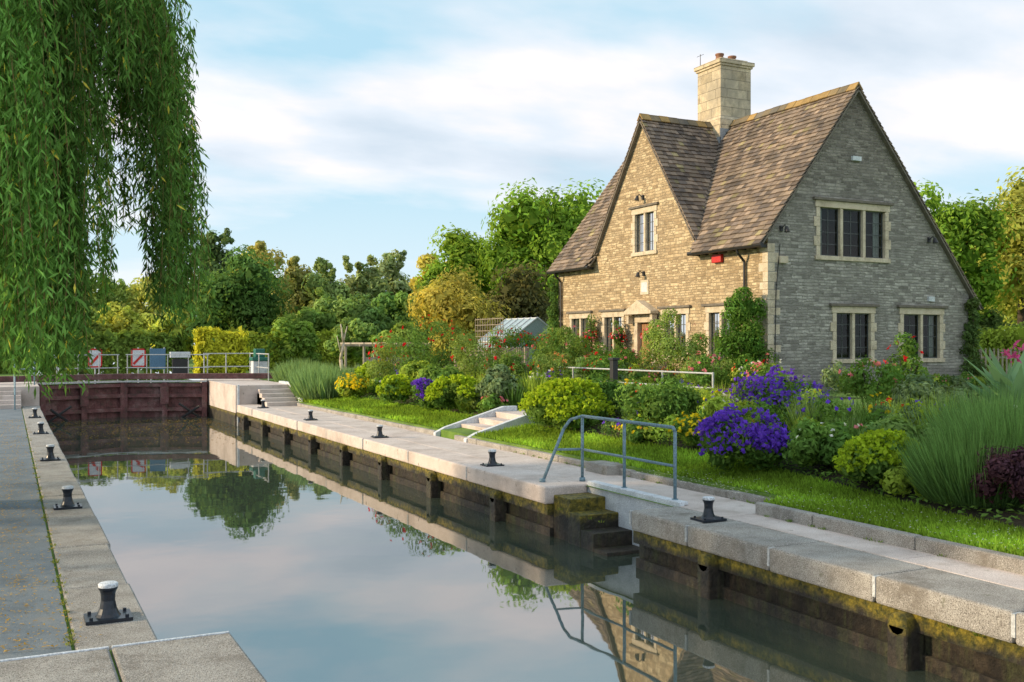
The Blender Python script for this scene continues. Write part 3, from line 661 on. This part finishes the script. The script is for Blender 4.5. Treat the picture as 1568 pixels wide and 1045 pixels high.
bush('leafy_perennial',10.35,10.8,.6,.75,MID,3600,.05,[(WHT,10,.03)])
bush('leafy_perennial',10.9,9.9,.6,.8,(.11,.19,.05),3000,.05)
bush('barberry_bush',9.95,7.45,.5,.85,(.055,.026,.038),3500,.035)
bush('leafy_perennial',14.1,12.0,.75,.95,GREY,3200,.05)
bush('leafy_perennial',11.2,15.9,.95,1.0,MID,4500,.045,K=18)
bush('leafy_perennial',11.4,14.0,.7,.7,YG,3000,.045)
bush('yellow_flower_plant',10.5,14.0,.42,.6,MID,1500,.045,[(YEL,100,.035)])
bush('yellow_flower_plant',10.5,15.6,.5,.4,MID,1500,.045,[(YEL,60,.025),(ORG,20,.025)])
bush('yellow_flower_plant',10.1,31.9,.6,.9,YG,1500,.06,[(YEL,150,.045)])
bush('leafy_perennial',11.1,23.0,.65,1.15,GREY,2600,.07)
bush('leafy_perennial',11.0,26.5,.8,1.1,MID,2600,.07)
bush('leafy_perennial',11.3,29,.8,1.2,YG,2600,.07)
bush('leafy_perennial',11.6,18.8,.7,1.0,GREEN,2500,.05)
def rose(x,y,r,h,col,n=1600,fn=14,base=GREEN):
    z=G(x,y); lc=LC(); crown(lc,(x,y,z+h*.56),(r,r,h*.46),14,n,.045,base,.3,zmin=z+.1,lo=-.8,core=False,cs=(.25,.5))
    d=runit(fn); d[:,2]=abs(d[:,2]); P=np.array([x,y,z+h*.6])+d*np.array([r,r,h*.42])*rng.uniform(.7,1.08,(fn,1))
    for k in range(4): leaves(lc,P+rng.normal(0,.02,P.shape),d,.042,col,.25,.9,gain=1.)
    mb=MB()
    for i in range(7): 
        a=i*.9; mb.tube([(x+.06*math.cos(a),y+.06*math.sin(a),z-.05),(x+.3*r*math.cos(a),y+.3*r*math.sin(a),z+h*.4),(x+.7*r*math.cos(a),y+.7*r*math.sin(a),z+h*.75)],.009,5)
    o=mb.obj('rose_bush',M_bark); lc.build('leaves_and_blooms',o)
G2=(.085,.15,.03); G3=(.12,.18,.04)
for a in [(13.77,13.2,.5,1.25,PINK,1800,12),(15.4,13.9,.4,1.5,RED,1600,8),(12.9,15.0,.35,1.1,PINK,1400,7),(12.0,30.0,1.3,2.4,RED,5500,26,G2),(11.5,32.2,.8,1.8,RED,3000,28,G3),
          (12.8,27.6,1.1,1.7,RED,4000,14,G3),(15.2,30.3,.8,2.0,RED,3500,28),(16.2,28.8,.9,2.1,PINK,4000,14,G2),(16.6,26.3,.8,1.4,PINK,2500,12),(17.9,24.9,1.2,2.3,PINK,6500,12,G3),
          (18.3,28.0,.5,1.3,PINK,1800,10),(18.4,31.5,.7,1.6,RED,2200,12),(18.4,29.8,.4,1.1,PINK,1400,7),(17.6,22.8,.7,1.2,PINK,2800,18,G3),(15.3,24.8,.8,1.1,RED,2400,12),
          (16.4,21.3,.6,1.1,PINK,2200,8),(18.3,33.6,.6,1.9,RED,2200,12),(17.5,20.4,.6,.9,PINK,2000,8),(13.6,24.7,.6,1.2,ORG,2000,9,G3),(12.6,25.4,.7,1.3,RED,2600,12,G2)]: rose(*a)
def tallgrass(name,x,y,r,h,n,col,tip=None,ry=None,w=.012,lean=.35):
    lc=LC(); z=G(x,y); blades(lc,x,y,z,r,h,n,col,w,lean,ry); blades(lc,x,y,z,r*1.05,h*.6,n//2,np.array(col)*.8,w,lean*1.6,ry)
    lc.build(name)
tallgrass('ornamental_grass',10.25,8.15,.72,1.10,5000,(.085,.16,.045),w=.0055,lean=.5)
tallgrass('ornamental_grass',11.0,8.2,.8,1.15,4200,(.095,.175,.05),w=.006,lean=.5)
tallgrass('ornamental_grass',11.9,9.2,.8,1.1,3200,(.10,.18,.055),w=.007,lean=.5)
tallgrass('ornamental_grass',9.95,34.8,1.1,1.35,4500,(.12,.20,.08),None,2.2,.017)
tallgrass('ornamental_grass',10.3,39.0,1.0,1.4,4000,(.11,.18,.07),None,2.2,.018)
lc=LC(); z=G(14.6,11)
for i in range(26):
    a=rng.uniform(0,6.28); d=np.array([[math.cos(a)*.7,math.sin(a)*.7,rng.uniform(.3,1.1)]]); d=nrm(d); L=rng.uniform(.35,.55)
    P=np.array([[14.7,11.0,z+rng.uniform(.2,.7)]])+d*L; lc.add(P,d*L,nrm(np.cross(d,[[0,0,1.]]))*.13,np.array([[.12,.2,.1]])*rng.uniform(.8,1.2))
P=np.array([[14.6,10.9,z+1.35],[14.9,11.3,z+1.25],[14.3,10.7,z+1.2]])
for k in range(12): leaves(lc,P+rng.normal(0,.04,P.shape),runit(3),.06,(.6,.1,.3),gain=1.)
lc.build('artichoke_plant')
lc=LC(); cols=[GREEN,MID,GREY,YG,(.22,.30,.04),(.11,.18,.05)]
for i in range(230):
    y=rng.uniform(6.8,38); x=rng.uniform(bedx(y)+.3,13.0)
    if 19.5<y<22.4: continue
    r=rng.uniform(.22,.5); h=rng.uniform(.25,.6)+(.3 if x>11.3 else 0); z=G(x,y)
    if rng.random()<.3: blades(lc,x,y,z,r,h*1.2,350,cols[i%6],.007 if y<20 else .015)
    else: crown(lc,(x,y,z+h*.4),(r,r,h*.5),8,600,.042 if y<20 else .06,cols[i%6],.3,zmin=z,core=False)
    if rng.random()<.42: flowers(lc,(x,y,z+h*.5),(r,r,h*.55),13,.028+.0008*y,[PINK,WHT,YEL,RED,PURP,LIME][rng.integers(6)],z)
n=9000; y=rng.uniform(5.5,38,n); x=np.interp(y,[6,8,13,60],[9.5,9.6,10.4,10.45])+rng.uniform(0,1,n)**1.5*2.4; z=np.interp(x,[8.5,9.5,10.4,11,12,14.5],[.11,.16,.30,.48,.60,HZ])+.05
ok=~((y>19.9)&(y<22.1)); P=np.stack([x,y,z+rng.uniform(0,.1,n)],1)[ok]; leaves(lc,P,np.tile([[0,0,1.]],(len(P),1)),.045,MID,.4)
lc.build('flower_border')
lc=LC()
for i in range(90):
    y=rng.uniform(19,36); x=rng.uniform(17.3,19.2)
    if i>55: x=rng.uniform(14.8,17.0); y=rng.uniform(24,36)
    r=rng.uniform(.3,.6); h=rng.uniform(.4,1.1); z=HZ
    crown(lc,(x,y,z+h*.4),(r,r,h*.5),7,600,.06,cols[i%6],.3,zmin=z,core=False)
    if rng.random()<.4: flowers(lc,(x,y,z+h*.5),(r,r,h*.55),9,.042,[PINK,WHT,RED,RED,ORG,PINK][rng.integers(6)],z)
for i in range(26):
    x=rng.uniform(19.8,28); y=rng.uniform(21.4,22.3); h=rng.uniform(.25,.55); crown(lc,(x,y,HZ+h*.4),(.4,.3,h*.5),6,450,.05,cols[i%6],.3,zmin=HZ,core=False)
    if i%4==0: flowers(lc,(x,y,HZ+h*.5),(.35,.3,h*.5),6,.035,PINK,HZ)
lc.build('cottage_border')
def climber(name,x,y,rx,ry,h,n=4000,col=DARK,z0=HZ,top=.55,fl=None):
    lc=LC(); 
    for k in range(6):
        f=k/5; s=1-(1-top)*f**1.5; crown(lc,(x+rng.uniform(-.08,.08),y+rng.uniform(-.08,.08),z0+h*(.14+.70*f)),(rx*s,ry*s,h*.17),10,n//6,.055,col,.3,zmin=z0,core=False,lo=-1,cs=(.4,.6))
    if fl: flowers(lc,(x,y,z0+h*.5),(rx,ry,h*.45),fl[1],.04,fl[0],z0,-.5)
    mb=MB(); mb.tube([(x,y,z0-.1),(x+.05,y,z0+h*.5),(x,y,z0+h*.9)],.03,6); o=mb.obj(name,M_bark); lc.build('leaves',o)
climber('climbing_ivy',18.95,22.95,.9,.8,2.95,11000,(.06,.13,.02))
climber('climbing_ivy',27.95,22.45,.42,.3,2.9,3500,(.06,.10,.03))
climber('climbing_ivy',19.4,34.95,.22,.3,4.3,3000,(.055,.11,.025))
climber('climbing_ivy',20.3,36.2,1.3,.8,2.6,4500,(.07,.13,.025))
climber('climbing_rose',19.3,30.0,.28,.35,2.2,1500,(.08,.13,.03),HZ,.6,(RED,12))
climber('climbing_rose',19.3,32.0,.28,.35,2.5,1500,(.08,.13,.03),HZ,.6,(PINK,14))
# ---------------------------------------------------------------- lawn blades
n=75000; y=5.2+31*rng.uniform(0,1,n)**1.8
ke=np.where(y<10.04,8.61,9.12); be=np.interp(y,[6,8,13,60],[9.45,9.55,10.35,10.4])+.08
x=ke+(be-ke)*rng.uniform(0,1,n); ok=~((y>20)&(y<22.1)); x=x[ok];y=y[ok];n=len(x)
z=np.interp(x,[8.5,9.5,10.4,11],[.11,.16,.30,.48])-.005
hh=rng.uniform(.018,.04,n)*(1+y/30); d=nrm(np.stack([rng.normal(0,.5,n),rng.normal(0,.5,n),np.ones(n)],1)); A=d*hh[:,None]; Bv=nrm(np.cross(d,runit(n)))*(.005+.0005*y)[:,None]
pn=.7+.6*(np.sin(x*5+np.sin(y*2))*.5+.5)*(np.sin(y*1.7+x)*.5+.5)
lc=LC(); lc.add(np.stack([x,y,z],1)+A,A,Bv,np.array([.15,.245,.02])[None]*rng.uniform(.55,1.45,(n,1))*pn[:,None])
m=420; yy=rng.uniform(6,13,m); xx=8.65+rng.uniform(0,1,m)**1.6*.95; P=np.stack([xx,yy,np.interp(xx,[8.5,9.5,10.4],[.11,.16,.30])+.055],1); lc.add(P,np.tile([[.012,0,0.]],(m,1)),np.tile([[0,.012,0.]],(m,1)),np.full((m,3),.75),1.)
lc.build('lawn')
lc=LC()
for i in range(60):
    y=7.8+rng.uniform(0,1)**1.5*22; blades(lc,.412+rng.normal(0,.012),y,0,.035,.04,11,(.12,.14,.03),.005,.9)
for i in range(36):
    y=rng.uniform(6,20); blades(lc,8.44 if y<10 else 8.97,y,0,.05,.05,12,(.10,.16,.03),.006,.9)
for i in range(40):
    blades(lc,7.22,rng.uniform(5,34),-.28,.04,.06,10,(.10,.13,.02),.006,1.2)
lc.build('path_weeds')
lc=LC(); n=3200; y=7.8+rng.uniform(0,1,n)**1.3*24; x=np.where(rng.random(n)<.6,rng.normal(.05,.2,n),rng.uniform(-2,.5,n)); x=np.minimum(x,.95); 
leaves(lc,np.stack([x,y,np.full(n,.016)],1),np.tile([[0,0,3.]],(n,1)),.019,(.55,.33,.05),.4,.35,gain=1.)
n=1300; leaves(lc,np.stack([rng.uniform(1.2,7,n),rng.triangular(29,40,41.4,n),np.full(n,-.742)],1),np.tile([[0,0,9.]],(n,1)),.04,(.22,.15,.06),.4,.5,gain=1.)
lc.build('fallen_leaves')
def hedge(name,x,y,rx,ry,h,col,n=4000,leaf=.09,z0=.66):
    lc=LC(); mn=rng.random((n,3)); P=np.stack([x+(mn[:,0]*2-1)*rx,y+(mn[:,1]*2-1)*ry,z0+mn[:,2]*h],1)
    side=rng.integers(0,4,n); nor=np.zeros((n,3))
    P[side==0,0]=x-rx; nor[side==0,0]=-1; P[side==1,1]=y-ry; nor[side==1,1]=-1; P[side==2,2]=z0+h; nor[side==2,2]=1; P[side==3,0]=x+rx; nor[side==3,0]=1
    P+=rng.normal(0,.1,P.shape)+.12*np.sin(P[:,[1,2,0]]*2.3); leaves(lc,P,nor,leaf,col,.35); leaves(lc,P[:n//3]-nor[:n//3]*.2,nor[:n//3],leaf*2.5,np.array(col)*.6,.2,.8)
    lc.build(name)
hedge('golden_hedge',9.6,52,1.1,.8,2.0,(.38,.38,.02),4500)
hedge('golden_hedge',15,58,4,1,2.0,(.24,.29,.03),7000,.11)
hedge('green_hedge',1.5,58,7,1,2.0,(.12,.18,.03),7000,.12)
hedge('golden_hedge',42,29,5,1,2.0,(.20,.26,.03),5000,.10)
# ---------------------------------------------------------------- TREES
tree('broadleaf_tree',28.6,52.5,.7,11.2,4.0,(.12,.21,.02),13000,.17,42)
tree('broadleaf_tree',25.5,58,.7,8.4,2.8,(.12,.20,.02),7000,.17)
tree('golden_shrub_tree',18.9,44.2,.7,4.6,2.3,(.27,.25,.045),7000,.11,24,cz=.52,rz=.5,lo=-.8)
tree('dark_shrub_tree',23.4,46,.7,5.2,2.5,(.085,.09,.035),7000,.12,24,cz=.52,rz=.5,lo=-.8)
tree('dark_shrub_tree',20.5,49,.7,4.6,2.3,(.075,.12,.03),6000,.12,24,cz=.52,rz=.5,lo=-.8)
tree('broadleaf_tree',12.3,61,.7,6.6,3.2,(.06,.12,.03),8000,.15,26,cz=.52,rz=.5,lo=-.8)
tree('broadleaf_tree',42.5,36,.7,9.2,3.0,(.11,.20,.02),8500,.15,30)
tree('golden_tree',52,38.5,.7,10.6,4.0,(.22,.24,.04),8500,.19,30)
tree('broadleaf_tree',46,28,.7,6.3,2.8,(.08,.15,.03),6000,.14,24,cz=.52,rz=.5)
lc=LC()
def T(u,top,t,w,col,n=3600):
    top+=16
    l=(u-784)/1540*t; X=.448*t+.8941*l; Y=.8941*t-.448*l; zt=(527-top)*t/1540+CZ; r=w/1540*t/2
    c=np.array(col)*1.12+np.array([.012,.016,.012])
    crown(lc,(X,Y,(zt+.7)/2+.3),(r,r,(zt-.7)/2),26,n,.0026*t,c,.3,zmin=.7,lo=-.9,cs=(.18,.40))
    for k in range(4):
        dx=rng.normal(0,r*.35); s=rng.uniform(.22,.36)
        crown(lc,(X+dx,Y+rng.normal(0,r*.3),zt-rng.uniform(.5,1.8)),(r*s*.7,r*s*.7,r*s*1.3),6,n//16,.0024*t,c,.25,lo=-1,core=False)
# woodland trees, each given by bearing, apparent height and distance, converted to world coordinates
W=[(330,340,92,80,(.06,.10,.03)),(395,350,82,100,(.22,.22,.055)),(455,376,88,70,(.18,.19,.06)),(500,382,86,80,(.12,.17,.05)),(550,374,92,90,(.13,.17,.06)),(605,366,96,100,(.14,.18,.08)),
(655,376,88,46,(.30,.27,.04)),(703,348,86,32,(.22,.20,.045)),(690,388,84,70,(.19,.22,.05)),(745,380,90,70,(.13,.19,.035)),(930,380,90,120,(.08,.14,.03)),
(520,425,70,110,(.11,.17,.04)),(605,430,66,90,(.08,.15,.03)),(565,455,60,90,(.08,.14,.03)),(480,460,64,90,(.10,.17,.03)),(650,470,56,60,(.10,.17,.03)),
(440,478,58,110,(.12,.19,.025)),(540,485,54,80,(.11,.17,.035)),(620,490,50,80,(.12,.19,.03)),(250,395,80,120,(.20,.22,.04)),(160,400,84,130,(.13,.18,.035)),(60,385,80,150,(.15,.18,.035)),(-40,380,76,150,(.11,.16,.03)),
(200,450,64,110,(.21,.24,.03)),(110,460,62,120,(.12,.17,.03)),(20,450,60,120,(.14,.19,.03)),(270,470,60,90,(.22,.25,.03)),(780,420,72,80,(.10,.16,.03)),(720,430,60,80,(.14,.19,.03)),
(1545,310,80,110,(.18,.21,.035)),(1450,335,90,110,(.11,.18,.03)),(1640,310,80,140,(.12,.16,.03)),(1500,470,52,90,(.08,.13,.03)),(1590,480,50,90,(.16,.22,.03)),(1730,330,80,160,(.08,.13,.02)),
(-150,370,76,180,(.08,.12,.03)),(-280,360,76,180,(.08,.12,.03)),(1200,400,100,200,(.07,.12,.03)),(1060,400,100,200,(.07,.12,.03)),(1340,400,100,200,(.07,.12,.03)),(850,400,98,160,(.08,.12,.03))]
for w in W: T(*w)
for i in range(46):
    u=-450+50*i; t=rng.uniform(100,112); l=(u-784)/1540*t; zt=rng.uniform(70,104)*t/1540+CZ; r=3.8
    crown(lc,(.448*t+.8941*l,.8941*t-.448*l,zt/2+.4),(r,r,zt/2),20,1500,.32,random.choice([(.13,.18,.07),(.17,.20,.07),(.12,.16,.07),(.20,.20,.07)]),.25,zmin=.7,lo=-.9)
lc.build('woodland')
# ---------------------------------------------------------------- weeping willow
wt=MB(); wt.tube([(-3.4,16.2,-.1),(-3.3,16.2,2.2),(-3.0,16.0,4.2)],.42,12)
BN=[(2.21,14.55,2.35,.25),(2.0,14.2,2.5,.22),(1.75,13.75,2.5,.24),(1.62,15.5,3.6,.13),(1.30,16.1,2.5,.12),(.69,13.08,1.9,.27),(.41,13.8,1.65,.28),(.06,13.4,2.0,.33),(.64,15.3,1.8,.26),(.24,12.2,2.0,.30),
(-.6,13.3,1.9,.5),(-.3,15.5,1.8,.5),(1.0,14.3,4.9,.33),(1.25,13.3,5.2,.28),(1.9,15.2,4.9,.33),(1.6,14.5,5.2,.4),(.4,14.6,1.9,.33),(1.45,14.6,4.9,.2),
(-.1,12.6,2.4,.35),(0,14.8,2.1,.4),(.55,13.4,2.1,.28),(.3,14.2,1.8,.3),(2.15,14.9,2.6,.22),(.9,13.6,4.2,.25),(.15,13.0,1.8,.3),
(.2,17.2,2.0,.5),(-1.5,18.5,2,.6),(-3.4,19.6,2,.7),(-5.5,18.8,2,.7),(-6.6,16,2,.7),(-5.6,13,2,.7),(-3.2,11.6,2.2,.6),(-2.2,12.3,2.3,.5),(-2.4,17.5,3,.6),(-1.2,12.5,2.4,.5),(-1.5,14.5,2.0,.6)]
lc=LC()
for bi,(bx,by,bz,br) in enumerate(BN):
    inw=np.array([-3.2-bx,16.2-by]); inw=inw/np.linalg.norm(inw)
    wt.tube([(-3.0,16.0,4.2),(-3.0+(bx+3)*.35,16+(by-16)*.35,6.6),(-3+(bx+3)*.75,16+(by-16)*.75,8.0+.1*(bi%3)),(bx,by,7.8)],.06,6)
    vis=bi<25; ns_=int((38 if vis else 22)*(br/.33)); bt=rng.uniform(.65,1.25)
    for s in range(ns_):
        ox,oy=rng.normal(0,br*.58,2); zb_=bz+abs(rng.normal(0,.5)) if rng.random()<.75 else bz+rng.uniform(.5,2.5); zt=7.8+rng.uniform(-.6,.9); L=zt-zb_
        m=max(10,int(L*(36 if vis else 8))); u=rng.uniform(0,1,m); ph=rng.uniform(0,6.28); amp=rng.uniform(.03,.12)
        u=np.clip(np.round(u*L/.42+rng.normal(0,.22,m))*.42/L,0,1) if rng.random()<.6 else u
        def path(u): return np.stack([bx+ox+inw[0]*(1-u)**3*.9+amp*np.sin(u*5+ph),by+oy+inw[1]*(1-u)**3*.9+amp*np.cos(u*4+ph),zt-L*u],1)
        P=path(u)+rng.normal(0,.035,(m,3))*np.array([1,1,3.]); d=nrm(np.stack([rng.normal(0,.6,m),rng.normal(0,.6,m),-np.ones(m)],1))
        hl=rng.uniform(.045,.09,m)*(1 if vis else 2.0); Bv=nrm(np.cross(d,runit(m)))*(hl*.20)[:,None]
        tint=rng.uniform(.5,1.5,(m,1))*rng.uniform(.65,1.3)*bt; K=np.array([.085,.175,.035])*tint
        yl_=rng.random(m)<.014; K[yl_]=(.45,.38,.04)
        lc.add(P+d*hl[:,None]*.8,d*hl[:,None],Bv,K)
        k=7; us=np.linspace(0,1,k+1); Q=path(us); A=(Q[1:]-Q[:-1])/2; lc.add((Q[1:]+Q[:-1])/2,A*1.15,nrm(np.cross(A,runit(k)))*.005,np.tile([[.16,.11,.05]],(k,1)))
w=wt.obj('weeping_willow',M_bark,smooth=True)
crown(lc,(-3.0,15.8,8.6),(4.9,4.4,2.3),40,8000,.12,(.07,.15,.03),asp=.25,lo=-.3,core=False)
lc.build('hanging_foliage',w)
# ---------------------------------------------------------------- light, world, camera
d=Vector((.87,-.30,-.32)).normalized()
s=bpy.data.lights.new('sun','SUN'); s.energy=5.0; s.angle=math.radians(2.5); s.color=(1,.78,.50); so=bpy.data.objects.new('sun',s); so.rotation_euler=d.to_track_quat('-Z','Y').to_euler(); COL.objects.link(so)
w=bpy.data.worlds.new('World'); sc.world=w; w.use_nodes=True; nt=w.node_tree; nt.nodes.clear()
out=nt.nodes.new('ShaderNodeOutputWorld'); bg=nt.nodes.new('ShaderNodeBackground'); bg.inputs[1].default_value=.15; nt.links.new(bg.outputs[0],out.inputs[0])
sky=nt.nodes.new('ShaderNodeTexSky'); sky.sky_type='NISHITA'; sky.sun_disc=False; sky.sun_elevation=math.asin(-d.z); sky.sun_rotation=math.atan2(-d.x,-d.y); sky.dust_density=1.0
tc=nt.nodes.new('ShaderNodeTexCoord'); sp=nt.nodes.new('ShaderNodeSeparateXYZ'); nt.links.new(tc.outputs['Generated'],sp.inputs[0])
zz=math_(nt,'ADD',math_(nt,'MAXIMUM',sp.outputs[2],0.0),.22)
cb=nt.nodes.new('ShaderNodeCombineXYZ'); nt.links.new(math_(nt,'DIVIDE',sp.outputs[0],zz),cb.inputs[0]); nt.links.new(math_(nt,'DIVIDE',sp.outputs[1],zz),cb.inputs[1])
mp=nt.nodes.new('ShaderNodeMapping'); mp.inputs['Rotation'].default_value=(0,0,math.radians(27)); mp.inputs['Scale'].default_value=(.8,1.25,1); mp.inputs['Location'].default_value=(5.3,2.9,0); nt.links.new(cb.outputs[0],mp.inputs[0])
n1=noise(nt,mp.outputs[0],1.0,6,.5); n2=noise(nt,mp.outputs[0],1.5,6,.5)
cov=ramp(nt,n1,[(.42,g(0)),(.58,g(1))])
cloud=ramp(nt,n2,[(.32,(4.3,5.1,5.9)),(.45,(5.6,6.1,6.7)),(.54,(7.1,6.8,7.0)),(.66,(8.2,7.6,7.5))])
blue=mix(nt,.85,sky.outputs[0],(3.6,5.6,6.7))
c=mix(nt,cov,blue,cloud)
hz=ramp(nt,sp.outputs[2],[(.0,g(.7)),(.18,g(0))])
c=mix(nt,hz,c,(6.6,6.9,7.2))
nt.links.new(c,bg.inputs[0])
cam=bpy.data.cameras.new('camera'); co=bpy.data.objects.new('camera',cam); COL.objects.link(co); co.location=(0,0,CZ); co.rotation_euler=(math.radians(90),0,-math.radians(26.62))
cam.lens=36*1540/1568; cam.shift_y=.0029; cam.clip_end=3000; cam.clip_start=.05; sc.camera=co
sc.view_settings.view_transform='Standard'; sc.view_settings.look='None'; sc.view_settings.exposure=0
